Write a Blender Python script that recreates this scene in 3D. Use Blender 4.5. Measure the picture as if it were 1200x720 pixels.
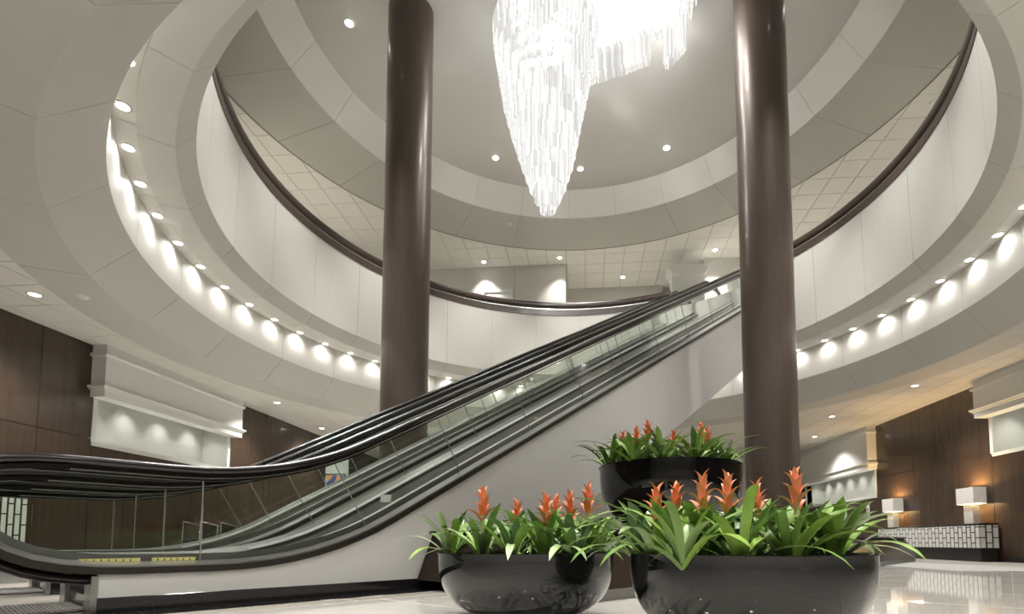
import bpy, math, random
from mathutils import Vector, Matrix
random.seed(7)
for o in list(bpy.data.objects):
    bpy.data.objects.remove(o)
SC = bpy.context.scene
COL = SC.collection
pi, sin, cos, rad = math.pi, math.sin, math.cos, math.radians

# ------------------------------------------------------------------ camera, world, exposure
K = 0.37 / 0.31                                     # scale of the foreground group
EYE = 0.43 * K
DZ = EYE - 0.43
cam_d = bpy.data.cameras.new('camera')
cam_d.sensor_fit = 'HORIZONTAL'; cam_d.sensor_width = 36.0
cam_d.lens = 624.63 / 1200 * 36.0
cam_d.shift_x = (600 - 638.97) / 1200
cam_d.shift_y = (592.33 - 360) / 1200
cam_d.clip_end = 200
cam = bpy.data.objects.new('camera', cam_d); COL.objects.link(cam)
cam.location = (0, 0, EYE)
cam.rotation_euler = (rad(90 + 3.9498), 0, rad(4.45))
SC.camera = cam
w = bpy.data.worlds.new('world'); SC.world = w; w.use_nodes = True
w.node_tree.nodes['Background'].inputs[0].default_value = (1.0, 0.97, 0.91, 1)
w.node_tree.nodes['Background'].inputs[1].default_value = 0.3
SC.view_settings.view_transform = 'Standard'; SC.view_settings.look = 'None'
SC.view_settings.gamma = 1; SC.view_settings.use_curve_mapping = False
SC.view_settings.exposure = 0.85
SC.cycles.transparent_max_bounces = 48
P_COVE, P_DOME, P_UP, P_LOW, P_NICHE, P_CHAND, P_LAMP = 19, 1450, 650, 330, 30, 330, 60
WARMW = (1.0, 0.98, 0.94)

# ------------------------------------------------------------------ node materials
def mat(name, color, rough=.5, metal=0, spec=.5, coat=0, noise=0, nscale=8, stretch=(1, 1, 1), bump=0, bscale=60, emit=None, estr=0, trans=0, sheen=0, col2=None):
    m = bpy.data.materials.new(name); m.use_nodes = True
    nt = m.node_tree; b = nt.nodes['Principled BSDF']
    b.inputs['Base Color'].default_value = (*color, 1)
    b.inputs['Roughness'].default_value = rough; b.inputs['Metallic'].default_value = metal
    b.inputs['Specular IOR Level'].default_value = spec
    b.inputs['Coat Weight'].default_value = coat; b.inputs['Coat Roughness'].default_value = .05
    b.inputs['Transmission Weight'].default_value = trans
    if emit:
        b.inputs['Emission Color'].default_value = (*emit, 1); b.inputs['Emission Strength'].default_value = estr
    if noise or bump:
        tc = nt.nodes.new('ShaderNodeTexCoord'); mp = nt.nodes.new('ShaderNodeMapping')
        mp.inputs['Scale'].default_value = stretch
        nt.links.new(tc.outputs['Object'], mp.inputs['Vector'])
    if noise:
        n = nt.nodes.new('ShaderNodeTexNoise'); n.inputs['Scale'].default_value = nscale; n.inputs['Detail'].default_value = 6
        n.inputs['Roughness'].default_value = .6
        nt.links.new(mp.outputs[0], n.inputs['Vector'])
        r = nt.nodes.new('ShaderNodeMix'); r.data_type = 'RGBA'
        c2 = col2 if col2 else tuple(min(1, c * (1 + noise)) for c in color)
        c1 = color if col2 else tuple(c * (1 - noise) for c in color)
        r.inputs[6].default_value = (*c1, 1); r.inputs[7].default_value = (*c2, 1)
        mr = nt.nodes.new('ShaderNodeMapRange'); mr.inputs[1].default_value = .3; mr.inputs[2].default_value = .7
        nt.links.new(n.outputs[0], mr.inputs[0]); nt.links.new(mr.outputs[0], r.inputs[0])
        nt.links.new(r.outputs[2], b.inputs['Base Color'])
    if bump:
        n2 = nt.nodes.new('ShaderNodeTexNoise'); n2.inputs['Scale'].default_value = bscale; n2.inputs['Detail'].default_value = 4
        nt.links.new(mp.outputs[0], n2.inputs['Vector'])
        bp = nt.nodes.new('ShaderNodeBump'); bp.inputs['Strength'].default_value = bump; bp.inputs['Distance'].default_value = .01
        nt.links.new(n2.outputs[0], bp.inputs['Height']); nt.links.new(bp.outputs[0], b.inputs['Normal'])
    return m

def emission(name, color, strength):
    m = bpy.data.materials.new(name); m.use_nodes = True; nt = m.node_tree
    nt.nodes.remove(nt.nodes['Principled BSDF'])
    e = nt.nodes.new('ShaderNodeEmission'); e.inputs[0].default_value = (*color, 1); e.inputs[1].default_value = strength
    nt.links.new(e.outputs[0], nt.nodes['Material Output'].inputs[0])
    return m

def glass(name, tint=.93, boost=.0):
    m = bpy.data.materials.new(name); m.use_nodes = True; nt = m.node_tree
    nt.nodes.remove(nt.nodes['Principled BSDF'])
    t = nt.nodes.new('ShaderNodeBsdfTransparent'); t.inputs[0].default_value = (tint * .985, tint, tint * .985, 1)
    g = nt.nodes.new('ShaderNodeBsdfGlossy'); g.inputs['Roughness'].default_value = .01
    f = nt.nodes.new('ShaderNodeFresnel'); f.inputs[0].default_value = 1.45
    mx = nt.nodes.new('ShaderNodeMixShader')
    ge = nt.nodes.new('ShaderNodeNewGeometry'); ma = nt.nodes.new('ShaderNodeMath'); ma.operation = 'SUBTRACT'; ma.use_clamp = True
    nt.links.new(f.outputs[0], ma.inputs[0]); nt.links.new(ge.outputs['Backfacing'], ma.inputs[1])
    nt.links.new(ma.outputs[0], mx.inputs[0]); nt.links.new(t.outputs[0], mx.inputs[1]); nt.links.new(g.outputs[0], mx.inputs[2])
    nt.links.new(mx.outputs[0], nt.nodes['Material Output'].inputs[0])
    return m

M = {}
M['plaster'] = mat('plaster', (.60, .585, .545), .6, spec=.3, noise=.015, nscale=3)
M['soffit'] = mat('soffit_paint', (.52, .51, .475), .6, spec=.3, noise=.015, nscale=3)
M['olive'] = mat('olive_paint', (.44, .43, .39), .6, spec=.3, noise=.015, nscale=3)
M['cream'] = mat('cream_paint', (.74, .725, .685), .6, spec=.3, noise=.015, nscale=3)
M['parapet'] = mat('parapet_fabric', (.57, .555, .515), .6, spec=.3, noise=.03, nscale=5, stretch=(6, 6, .3), bump=.05, bscale=200)
M['dome'] = mat('dome_paint', (.62, .61, .585), .6, spec=.3, noise=.02, nscale=.6)
M['joint'] = mat('panel_joint', (.40, .385, .35), .8, spec=.1)  # mid grey of the joints between panels
M['tile'] = mat('acoustic_tile', (.70, .68, .63), .8, spec=.2, noise=.03, nscale=90, bump=.15, bscale=150)
M['grid'] = mat('ceiling_grid', (.20, .19, .17), .7)
M['white'] = mat('white_trim', (.70, .70, .67), .45, noise=.01, nscale=4)
M['niche'] = mat('niche_paint', (.60, .605, .555), .6, noise=.01, nscale=4)
M['wood'] = mat('walnut_panel', (.044, .028, .019), .25, spec=.5, coat=.25, noise=.4, nscale=1.6, stretch=(7, 7, .5), col2=(.064, .041, .027))
M['woodjoint'] = mat('walnut_joint', (.012, .008, .006), .6)
M['column'] = mat('column_bronze', (.105, .077, .062), .36, metal=.35, spec=.5, coat=.15, noise=.12, nscale=2.5, stretch=(9, 9, .7), bump=.06, bscale=30)
M['marble'] = mat('floor_marble', (.57, .55, .50), .055, spec=.5, coat=.3, noise=.03, nscale=1.2, stretch=(1, 4, 1))
M['marbleband'] = mat('floor_marble_band', (.46, .43, .37), .07, spec=.5, noise=.04, nscale=2)
M['grout'] = mat('floor_grout', (.25, .23, .20), .7)
M['carpet'] = mat('carpet_grey', (.25, .245, .235), .95, spec=.1, noise=.18, nscale=8, stretch=(.4, 6, 1), bump=.3, bscale=300)
M['upperfloor'] = mat('upper_floor_stone', (.62, .59, .53), .4, noise=.04, nscale=2)
M['granite'] = mat('black_granite', (.014, .013, .013), .09, spec=.6, noise=.5, nscale=140)
M['bench'] = mat('bench_granite', (.024, .016, .012), .22, spec=.07, noise=.4, nscale=120)
M['kerb'] = mat('kerb_stone', (.30, .29, .27), .3, noise=.06, nscale=20)
M['clad'] = mat('truss_cladding', (.53, .52, .50), .5, spec=.3, noise=.02, nscale=1.2, stretch=(1, 1, 4))
M['steel'] = mat('brushed_steel', (.42, .42, .41), .28, metal=1, noise=.06, nscale=4, stretch=(1, 60, 60))
M['brightsteel'] = mat('bright_edge', (.85, .85, .83), .22, metal=1)
M['edge'] = mat('white_edge_strip', (.86, .86, .84), .3)
M['darksteel'] = mat('dark_deck', (.16, .158, .15), .3, metal=.6)
M['skirt'] = mat('skirt_steel', (.50, .50, .48), .32, metal=.9, noise=.08, nscale=3)
M['browntrim'] = mat('brown_trim', (.026, .020, .016), .4, metal=.4)
M['seal'] = mat('glass_seal', (.30, .30, .29), .35, metal=.4)
M['rubber'] = mat('handrail_rubber', (.010, .008, .008), .22, spec=.55)
M['frame'] = mat('handrail_frame', (.035, .028, .025), .25, metal=.8)
M['plate'] = mat('landing_plate', (.33, .32, .30), .38, metal=.8)
M['yellow'] = mat('caution_yellow', (.46, .43, .16), .5)
M['black'] = mat('black_paint', (.008, .008, .008), .5)
M['glass'] = glass('balustrade_glass', .975)
M['rail'] = mat('balcony_wood', (.050, .032, .024), .28, spec=.5, coat=.2, noise=.2, nscale=3, stretch=(2, 2, 8))
M['pot'] = mat('glossy_black_pot', (.006, .006, .006), .018, spec=.5, coat=.25)
M['soil'] = mat('potting_bark', (.020, .014, .010), .9, noise=.6, nscale=40, bump=.8, bscale=50)
M['leafa'] = mat('leaf_bright', (.20, .33, .052), .34, spec=.5, noise=.2, nscale=6, coat=.15)
M['leafb'] = mat('leaf_mid', (.135, .245, .05), .32, spec=.5, noise=.2, nscale=6, coat=.15)
M['leafc'] = mat('leaf_dark', (.065, .130, .042), .30, spec=.5, noise=.2, nscale=6, coat=.2)
M['leafp'] = mat('leaf_pale', (.25, .34, .14), .38, spec=.5, noise=.2, nscale=6)
M['bract'] = mat('bract_orange', (.70, .19, .075), .4, noise=.15, nscale=9)
M['bract2'] = mat('bract_coral', (.78, .28, .15), .4, noise=.15, nscale=9)
M['stem'] = mat('flower_stem', (.24, .27, .09), .5, noise=.2, nscale=20)
M['lens'] = emission('downlight_lens', (1, .96, .88), 9)
M['ring'] = mat('downlight_ring', (.75, .74, .70), .4)
M['shade'] = mat('lamp_shade', (.50, .48, .44), .8, emit=(1, .93, .82), estr=.13)
M['bulb'] = emission('lamp_bulb', (1, .72, .38), 8)
M['lampbase'] = mat('lamp_base_ceramic', (.60, .585, .55), .35)
M['brass'] = mat('brass', (.55, .40, .20), .3, metal=1)
M['brick'] = mat('mother_of_pearl_tile', (.74, .73, .70), .25, noise=.08, nscale=14)
M['consoleframe'] = mat('console_frame', (.022, .018, .016), .35)
M['chrome'] = mat('chrome', (.8, .8, .8), .08, metal=1)
M['leather'] = mat('black_leather', (.012, .012, .013), .4)

# ------------------------------------------------------------------ mesh builder
class MB:
    def __init__(s): s.v = []; s.f = []; s.sm = []
    def add(s, vs, fs, smooth=False):
        n = len(s.v); s.v += [tuple(p) for p in vs]
        s.f += [[n + i for i in f] for f in fs]; s.sm += [smooth] * len(fs)
        return s
    def box(s, x0, x1, y0, y1, z0, z1):
        return s.add([(x0, y0, z0), (x1, y0, z0), (x1, y1, z0), (x0, y1, z0), (x0, y0, z1), (x1, y0, z1), (x1, y1, z1), (x0, y1, z1)],
                     [(0, 3, 2, 1), (4, 5, 6, 7), (0, 1, 5, 4), (1, 2, 6, 5), (2, 3, 7, 6), (3, 0, 4, 7)])
    def bbox(s, x0, x1, y0, y1, z0, z1, b):      # box with chamfered vertical and top edges
        def loop(i, z): return [(x0 + i, y0, z), (x1 - i, y0, z), (x1, y0 + i, z), (x1, y1 - i, z), (x1 - i, y1, z), (x0 + i, y1, z), (x0, y1 - i, z), (x0, y0 + i, z)]
        L = loop(b, z0) + loop(b, z1 - b) + [(x + (b if x < (x0 + x1) / 2 else -b), y + (b if y < (y0 + y1) / 2 else -b), z1) for x, y, z in loop(b, z1)]
        F = [list(range(7, -1, -1)), list(range(16, 24))]
        for k in (0, 8):
            for i in range(8): j = (i + 1) % 8; F.append((k + i, k + j, k + 8 + j, k + 8 + i))
        return s.add(L, F)
    def lathe(s, prof, a0=0, a1=2 * pi, n=48, closed_prof=False, smooth=True, cx=0, cy=0):
        full = abs(a1 - a0 - 2 * pi) < 1e-6; m = n if full else n + 1
        vs = []
        for i in range(m):
            a = a0 + (a1 - a0) * i / n
            vs += [(cx + r * cos(a), cy + r * sin(a), z) for r, z in prof]
        k = len(prof); fs = []
        for i in range(n):
            i2 = (i + 1) % m
            for j in range(k if closed_prof else k - 1):
                j2 = (j + 1) % k; fs.append((i * k + j, i2 * k + j, i2 * k + j2, i * k + j2))
        if not full and closed_prof: fs += [list(range(k))[::-1], [n * k + j for j in range(k)]]
        return s.add(vs, fs, smooth)
    def tube(s, pts, r, n=8, cap=True, smooth=True):
        pts = [Vector(p) for p in pts]; vs = []; fs = []
        rs = r if isinstance(r, (list, tuple)) else [r] * len(pts)
        up = Vector((0, 0, 1))
        for i, p in enumerate(pts):
            t = (pts[min(i + 1, len(pts) - 1)] - pts[max(i - 1, 0)]).normalized()
            u = t.cross(up)
            if u.length < 1e-3: u = t.cross(Vector((0, 1, 0)))
            u.normalize(); q = u.cross(t).normalized()
            for k in range(n):
                a = 2 * pi * k / n; vs.append(p + (u * cos(a) + q * sin(a)) * rs[i])
        for i in range(len(pts) - 1):
            for k in range(n):
                k2 = (k + 1) % n; fs.append((i * n + k, i * n + k2, (i + 1) * n + k2, (i + 1) * n + k))
        s.add(vs, fs, smooth)
        if cap: s.add([vs[k] for k in range(n)], [list(range(n))[::-1]]); s.add(vs[-n:], [list(range(n))])
        return s
    def prism(s, poly, axis, a, b):              # polygon in the plane normal to the axis, extruded a..b
        def P(p, h): return (h, p[0], p[1]) if axis == 'x' else (p[0], h, p[1]) if axis == 'y' else (p[0], p[1], h)
        n = len(poly); vs = [P(p, a) for p in poly] + [P(p, b) for p in poly]
        return s.add(vs, [list(range(n)), list(range(2 * n - 1, n - 1, -1))] + [(i, n + i, n + (i + 1) % n, (i + 1) % n) for i in range(n)])
    def sweep(s, path, sect, smooth=True):       # path of (t, z) in the local x-z plane; section of (across, normal)
        k = len(sect); vs = []; fs = []; n = len(path)
        for i, (t, z) in enumerate(path):
            p0 = path[max(i - 1, 0)]; p1 = path[min(i + 1, n - 1)]
            dx, dz = p1[0] - p0[0], p1[1] - p0[1]; L = math.hypot(dx, dz) or 1; nx, nz = -dz / L, dx / L
            vs += [(t + nx * h, y, z + nz * h) for y, h in sect]
        for i in range(n - 1):
            for j in range(k):
                j2 = (j + 1) % k; fs.append((i * k + j, (i + 1) * k + j, (i + 1) * k + j2, i * k + j2))
        fs += [list(range(k)), [(n - 1) * k + j for j in range(k)][::-1]]
        return s.add(vs, fs, smooth)
    def mesh(s, name, m):
        me = bpy.data.meshes.new(name); me.from_pydata(s.v, [], s.f); me.materials.append(M[m] if isinstance(m, str) else m)
        me.polygons.foreach_set('use_smooth', s.sm); me.update()
        import bmesh
        bm = bmesh.new(); bm.from_mesh(me); bmesh.ops.recalc_face_normals(bm, faces=bm.faces)
        bm.to_mesh(me); bm.free()
        return me

def place(name, me, parent=None, loc=(0, 0, 0), rot=(0, 0, 0)):
    o = bpy.data.objects.new(name, me); COL.objects.link(o); o.location = loc; o.rotation_euler = rot
    if parent: o.parent = parent
    return o
def build(name, mb, m, parent=None, loc=(0, 0, 0), rot=(0, 0, 0), sharp=None):
    me = mb.mesh(name, m)
    if sharp is not None: me.set_sharp_from_angle(angle=rad(sharp))
    return place(name, me, parent, loc, rot)
def tag(o, label, cat, group=None, kind=None):
    o['label'] = label; o['category'] = cat
    if group: o['group'] = group
    if kind: o['kind'] = kind
    return o
def struct(o, label=None, cat=None):
    o['kind'] = 'structure'
    if label: o['label'] = label; o['category'] = cat
    return o
def empty(name, loc=(0, 0, 0), rz=0):
    o = bpy.data.objects.new(name, None); COL.objects.link(o); o.location = loc; o.rotation_euler = (0, 0, rz); o.empty_display_size = .2
    return o
def copy_tree(o, parent=None):
    c = o.copy(); COL.objects.link(c)
    if parent: c.parent = parent
    for ch in list(o.children): copy_tree(ch, c)
    return c
def spot(parent, loc, power, size=110, blend=.7, color=WARMW, rot=(0, 0, 0), r=.04):
    l = bpy.data.lights.new('spot', 'SPOT'); l.energy = power; l.spot_size = rad(size); l.spot_blend = blend
    l.color = color; l.shadow_soft_size = r
    o = bpy.data.objects.new('lamp_light', l); COL.objects.link(o); o.location = loc; o.rotation_euler = rot
    if parent: o.parent = parent
    return o
def point(parent, loc, power, color=WARMW, r=.05):
    l = bpy.data.lights.new('point', 'POINT'); l.energy = power; l.color = color; l.shadow_soft_size = r
    o = bpy.data.objects.new('lamp_light', l); COL.objects.link(o); o.location = loc
    if parent: o.parent = parent
    return o
TH = rad(4.45)
def W(x, y):                                       # from the viewing axes to the building axes
    return (cos(TH) * x - sin(TH) * y, sin(TH) * x + cos(TH) * y)

S = 11.0
CX, CY = -0.151, 11.022                            # axis of the round atrium
ZH = lambda h: h * S + EYE
LOWC = .378 * S + EYE                              # lobby ceiling
UPC = 1.03 * S + EYE                               # upper ceiling
DOME = 1.079 * S + EYE
XL, XR = -10.4, 10.37
FL2 = 8.10                                         # upper floor level
EA = rad(49 + 4.45); EX, EY = -2.872 * K, 3.207 * K            # escalator axes
def EW(t, n): return (EX + K * (cos(EA) * t - sin(EA) * n), EY + K * (sin(EA) * t + cos(EA) * n))

# ------------------------------------------------------------------ floor
floor = struct(build('floor', MB().box(-16, 16, -9, 29, -.2, -.006), 'grout'), 'glossy cream marble lobby floor laid parallel to the escalators', 'floor')
TS = 1.2
tm = MB().bbox(.003, TS - .003, .003, TS - .003, -.0055, 0, .002).mesh('floor_tile', 'marble')
cells = []
for i in range(-6, 17):
    for j in range(-14, 12):
        t0, n0 = i * TS + .2, -.62 - TS - j * TS if j >= 0 else 3.6 + (-j - 1) * TS
        c = EW(t0 + TS / 2, n0 + TS / 2)
        if abs(c[0]) > 10.9 or c[1] < -1.5 or c[1] > 21.5: continue
        cells.append((math.hypot(*c), t0, n0))
cells.sort()
for d, t0, n0 in cells[:280]:
    x, y = EW(t0, n0); place('floor_tile', tm, floor, (x, y, 0), (0, 0, EA)).scale = (K, K, 1)
far = MB()
for d, t0, n0 in cells[280:]:
    q = [EW(t0 + a, n0 + b) for a, b in ((.003, .003), (TS - .003, .003), (TS - .003, TS - .003), (.003, TS - .003))]
    far.prism(q, 'z', -.0055, 0)
if far.v:
    o = build('floor_tile_field', far, 'marble', floor); o['kind'] = 'stuff'
for k in range(12):                                 # darker marble band beside the granite border
    x, y = EW(-1.2 + k * 1.2, -.62); place('border_band', MB().bbox(.003, 1.197, 0, .24, -.0055, .0002, .002).mesh('border_band', 'marbleband'), floor, (x, y, 0), (0, 0, EA)).scale = (K, K, 1)
gm = MB().bbox(.003, .897, 0, .35, -.0055, .0005, .002).mesh('granite_border', 'granite')
for k in range(4):
    x, y = EW(-.9 + k * .9 + .0, -.38); place('granite_border', gm, floor, (x, y, 0), (0, 0, EA)).scale = (K, K, 1)
carp = struct(build('carpet', MB().box(6.3, XR - .02, 9.75, 21, -.002, .012), 'carpet', floor))
del carp['kind']

# ------------------------------------------------------------------ atrium ring bands
def sector(r0, z0, r1, z1, da, gap, thick, n=7, m='plaster'):
    """panel between two profile points, front face toward the atrium, thickness behind it"""
    L = math.hypot(r1 - r0, z1 - z0); nr, nz = (z1 - z0) / L, -(r1 - r0) / L
    # choose back direction: outward or upward
    if nr < -1e-6 or (abs(nr) < 1e-6 and nz < 0): nr, nz = -nr, -nz
    mb = MB(); fr = []; 
    for i in range(n + 1):
        a = da * i / n
        g = gap / ((r0 + r1) / 2)
        a = g / 2 + (da - g) * i / n
        fr.append([(r * cos(a), r * sin(a), z) for r, z in ((r0, z0), (r1, z1), (r1 + nr * thick, z1 + nz * thick), (r0 + nr * thick, z0 + nz * thick))])
    for j in range(4):
        vs = []; 
        for row in fr: vs += [row[j], row[(j + 1) % 4]]
        mb.add(vs, [(2 * i, 2 * i + 2, 2 * i + 3, 2 * i + 1) for i in range(n)], True)
    mb.add(fr[0], [(0, 1, 2, 3)]); mb.add(fr[-1], [(3, 2, 1, 0)])
    return mb
def band(idx, label, r0, h0, r1, h1, npan, off, m, pname, gap=.009, thick=.03, skip=(), short=None):
    z0, z1 = ZH(h0), ZH(h1); r0, r1 = r0 * S, r1 * S
    da = 2 * pi / npan
    L = math.hypot(r1 - r0, z1 - z0); nr, nz = (z1 - z0) / L, -(r1 - r0) / L
    if nr < -1e-6 or (abs(nr) < 1e-6 and nz < 0): nr, nz = -nr, -nz
    b = thick * .45
    if short is None:
        core = MB().lathe([(r0 + nr * b, z0 + nz * b), (r1 + nr * b, z1 + nz * b), (r1 + nr * thick * 1.3, z1 + nz * thick * 1.3), (r0 + nr * thick * 1.3, z0 + nz * thick * 1.3)], 0, 2 * pi, 112, True, False)
    else:
        core = MB()
        k0 = min(skip); k1 = max(skip) + 1
        ex = rad(EXTRA)
        core.lathe([(r0 + b, z0), (r1 + b, z1), (r1 + .16, z1), (r0 + .16, z0)], rad(off) + da * k1, rad(off) + da * (k0 + npan) + ex, 100, True, False)
        core.lathe([(r0 + b, z0), (r0 + b, short), (r0 + .16, short), (r0 + .16, z0)], rad(off) + da * k0 + ex, rad(off) + da * k1, 12, True, False)
    base = build('trim_%d' % idx, core, 'joint', None, (CX, CY, 0)); struct(base, label, 'trim')
    me = sector(r0, z0, r1, z1, da, gap, thick, m=m).mesh(pname, m)
    if short is not None: me2 = sector(r0, z0, r0 + (r1 - r0) * (short - z0) / (z1 - z0), short, da, gap, thick).mesh(pname, m)
    for k in range(npan):
        if short is not None and k == min(skip):      # the panel beside the escalator landing is cut in two
            place(pname, sector(r0, z0, r1, z1, ex, gap, thick, 3).mesh(pname, m), base, (0, 0, 0), (0, 0, rad(off) + da * k))
            place(pname, sector(r0, z0, r0 + (r1 - r0) * (short - z0) / (z1 - z0), short, da - ex, gap, thick).mesh(pname, m), base, (0, 0, 0), (0, 0, rad(off) + da * k + ex))
            continue
        place(pname, me2 if k in skip else me, base, (0, 0, 0), (0, 0, rad(off) + da * k))
    return base
P28 = 90.25; EXTRA = 1.0
band(1, 'flat soffit ring under the bulkhead next to the lobby ceiling tiles', .833, .3725, .755, .3725, 28, P28, 'soffit', 'soffit_panel')
band(2, 'sloping bulkhead ring below the lit cove', .755, .3725, .703, .423, 28, P28, 'soffit', 'bulkhead_panel')
band(3, 'curved cove wall washed by small downlights', .703, .423, .703, .499, 28, P28, 'plaster', 'cove_panel')
band(4, 'narrow soffit ring holding the cove downlights', .703, .499, .680, .499, 28, P28 + 1, 'plaster', 'cove_soffit_panel', gap=.006)
band(5, 'wide flat soffit ring under the balcony edge', .680, .4955, .641, .4955, 28, P28, 'soffit', 'balcony_soffit_panel', thick=.036)
band(6, 'narrow sloping ring at the foot of the balcony parapet', .641, .4955, .620, .518, 28, P28, 'soffit', 'balcony_edge_panel')
KSKIP = (24, 25)
band(7, 'tall cream balcony parapet ring made of upright panels', .620, .518, .616, .704, 28, P28, 'parapet', 'parapet_panel', skip=KSKIP, short=FL2)
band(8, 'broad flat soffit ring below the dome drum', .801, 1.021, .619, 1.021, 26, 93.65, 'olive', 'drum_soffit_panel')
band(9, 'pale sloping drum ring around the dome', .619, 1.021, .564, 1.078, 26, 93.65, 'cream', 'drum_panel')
struct(build('trim_10', MB().lathe([(.8005 * S, ZH(1.021)), (.8055 * S, ZH(1.021)), (.8055 * S, UPC + .02), (.8005 * S, UPC + .02)], 0, 2 * pi, 112, True), 'grid', None, (CX, CY, 0)), 'thin dark edge trim around the drum soffit', 'trim')
dome = struct(build('ceiling_3', MB().lathe([(.0, DOME + .02), (.30 * S, DOME + .015), (.567 * S, DOME - .012), (.567 * S, DOME + .3), (0, DOME + .3)], 0, 2 * pi, 96, False), 'dome', None, (CX, CY, 0)), 'smooth round grey ceiling above the chandelier', 'ceiling')

# ------------------------------------------------------------------ upper floor slab
slab = MB().lathe([(.6265 * S, FL2), (2.4 * S, FL2), (2.4 * S, FL2 - .25), (.6265 * S, FL2 - .25)], 0, 2 * pi, 96, True, False)
struct(build('floor_2', slab, 'upperfloor', None, (CX, CY, 0)), 'upper floor around the atrium behind the parapet', 'floor')

# ------------------------------------------------------------------ tiled ceilings
def tiled(name, label, z, pitch, x0, y0, xr, yr, rmin, hole, gapcol='grid'):
    base = MB().lathe([(hole, z + .022), (2.4 * S, z + .022), (2.4 * S, z + .2), (hole, z + .2)], 0, 2 * pi, 96, True, False)
    root = struct(build(name, base, gapcol, None, (CX, CY, 0)), label, 'ceiling')
    me = MB().box(.008, pitch - .008, .008, pitch - .008, 0, .02).mesh('ceiling_tile', 'tile')
    L = []
    i0, i1 = math.floor((xr[0] - x0) / pitch), math.ceil((xr[1] - x0) / pitch)
    j0, j1 = math.floor((yr[0] - y0) / pitch), math.ceil((yr[1] - y0) / pitch)
    for i in range(i0, i1):
        for j in range(j0, j1):
            x, y = x0 + i * pitch, y0 + j * pitch
            cx, cy = x + pitch / 2 - CX, y + pitch / 2 - CY
            if math.hypot(cx, cy) < rmin: continue
            vx = x + pitch / 2; vy = y + pitch / 2
            # seen from the camera?  angle in the frame
            xc = cos(TH) * vx + sin(TH) * vy; yc = -sin(TH) * vx + cos(TH) * vy
            if yc < .5: infr = False
            else:
                u = 639 + 625 * xc / yc; v = 635 - 625 * (z - EYE) / yc; infr = -40 < u < 1240 and -40 < v < 640
            L.append(((0 if infr else 100) + math.hypot(vx, vy), x, y))
    L.sort()
    for d, x, y in L[:300]: place('ceiling_tile', me, root, (x - CX, y - CY, z))
    f = MB()
    for d, x, y in L[300:]: f.box(x + .004 - CX, x + pitch - .004 - CX, y + .004 - CY, y + pitch - .004 - CY, z, z + .02)
    if f.v: build('ceiling_tile_field', f, 'tile', root)['kind'] = 'stuff'
    return root
tiled('ceiling', 'lobby ceiling of square acoustic tiles outside the round bulkhead', LOWC, .70, -8.77, 7.0, (-11, 11), (-8, 29), .795 * S, .76 * S)
tiled('ceiling_2', 'upper ceiling of square acoustic tiles around the drum', UPC, .765, -9.18, 12.72, (-12, 12), (-6, 23.5), .765 * S, .72 * S)

# ------------------------------------------------------------------ walls
def wood_wall(root, x, side, y0, y1, z0, z1, joints, zj):
    """separate glossy panels on the wall plane x; side = +1 when the room lies at larger x"""
    ys = [y0] + [j for j in joints if y0 < j < y1] + [y1]
    for a, b in zip(ys[:-1], ys[1:]):
        zz = [z0] + [k for k in zj if z0 < k < z1] + [z1]
        for c, d in zip(zz[:-1], zz[1:]):
            me = MB()
            xa, xb = (x, x + .03 * side)
            me.box(min(xa, xb), max(xa, xb), a + .006, b - .006, c + .006, d - .006)
            build('wood_panel', me, 'wood', root)
def niche(root, x, side, y0, y1, zs, zt, depth):
    """white recess above a sill with a hanging cornice box in front"""
    out = -side
    xb = x + out * depth
    m = MB()
    def bx(xa, xb_, *r): m.box(min(xa, xb_), max(xa, xb_), *r)
    bx(xb, xb + out * .1, y0 - .1, y1 + .1, zs - .1, zt)      # back
    bx(x, xb, y0 - .1, y0, zs - .1, zt); bx(x, xb, y1, y1 + .1, zs - .1, zt)     # returns
    bx(x + side * .02, xb, y0, y1, zs - .1, zs)                             # sill
    build('niche_recess', m, 'niche', root)
    e = MB()
    for yy in (y0, y1): 
        xa, xc = x, x + side * .035
        e.box(min(xa, xc), max(xa, xc), yy - .05, yy + .05, zs - .02, zt)
    build('niche_edging', e, 'white', root)
    p = x + side * .33; c = MB()
    c.box(min(x, p), max(x, p), y0 - .12, y1 + .12, zs + .92, zt)
    build('cornice_box', c, 'white', root)
    for z, h, pr in ((zt - .25, .07, .05), (zs + 1.10, .05, .08), (zs + 1.06, .035, .04)):
        mm = MB(); q = p + side * pr
        mm.prism([(x, z), (q - side * .03, z), (q, z + h * .5), (q, z + h), (x, z + h)] if True else [], 'y', y0 - .12 - pr, y1 + .12 + pr)
        build('cornice_moulding', mm, 'white', root)
    n = max(3, int(round((y1 - y0) / .95)))
    for k in range(n):
        spot(root, (x + out * depth * .55, y0 + (k + .5) * (y1 - y0) / n, zs + 1.35), P_NICHE, 95, .9, r=.03)

wl = struct(build('wall_left', MB().box(XL - .25, XL - .02, -9, 10.33, 0, LOWC + .3).box(XL - .25, XL - .02, 14.62, 20.4, 0, LOWC + .3).box(XL - .25, XL - .02, 10.33, 14.62, 0, 2.55).box(XL - .25, XL - .02, 23.0, 29, 0, LOWC + .3), 'woodjoint'),
            'dark walnut panelled left lobby wall with white niche above', 'wall')
J = [3.3, 5.27, 7.24, 9.21]
wood_wall(wl, XL - .02, 1, 1.3, 10.33, .12, LOWC, J, (2.69,))
wood_wall(wl, XL - .02, 1, 10.33, 14.62, .12, 2.55, [11.2, 13.2], (2.50,))
wood_wall(wl, XL - .02, 1, 14.62, 20.4, .12, LOWC, [16.4, 17.9, 19.2], (2.69,))
wood_wall(wl, XL - .02, 1, 23.0, 27, .12, LOWC, [24.5], (2.69,))
niche(wl, XL, 1, 10.36, 14.6, 2.64, LOWC, .8)
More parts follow.
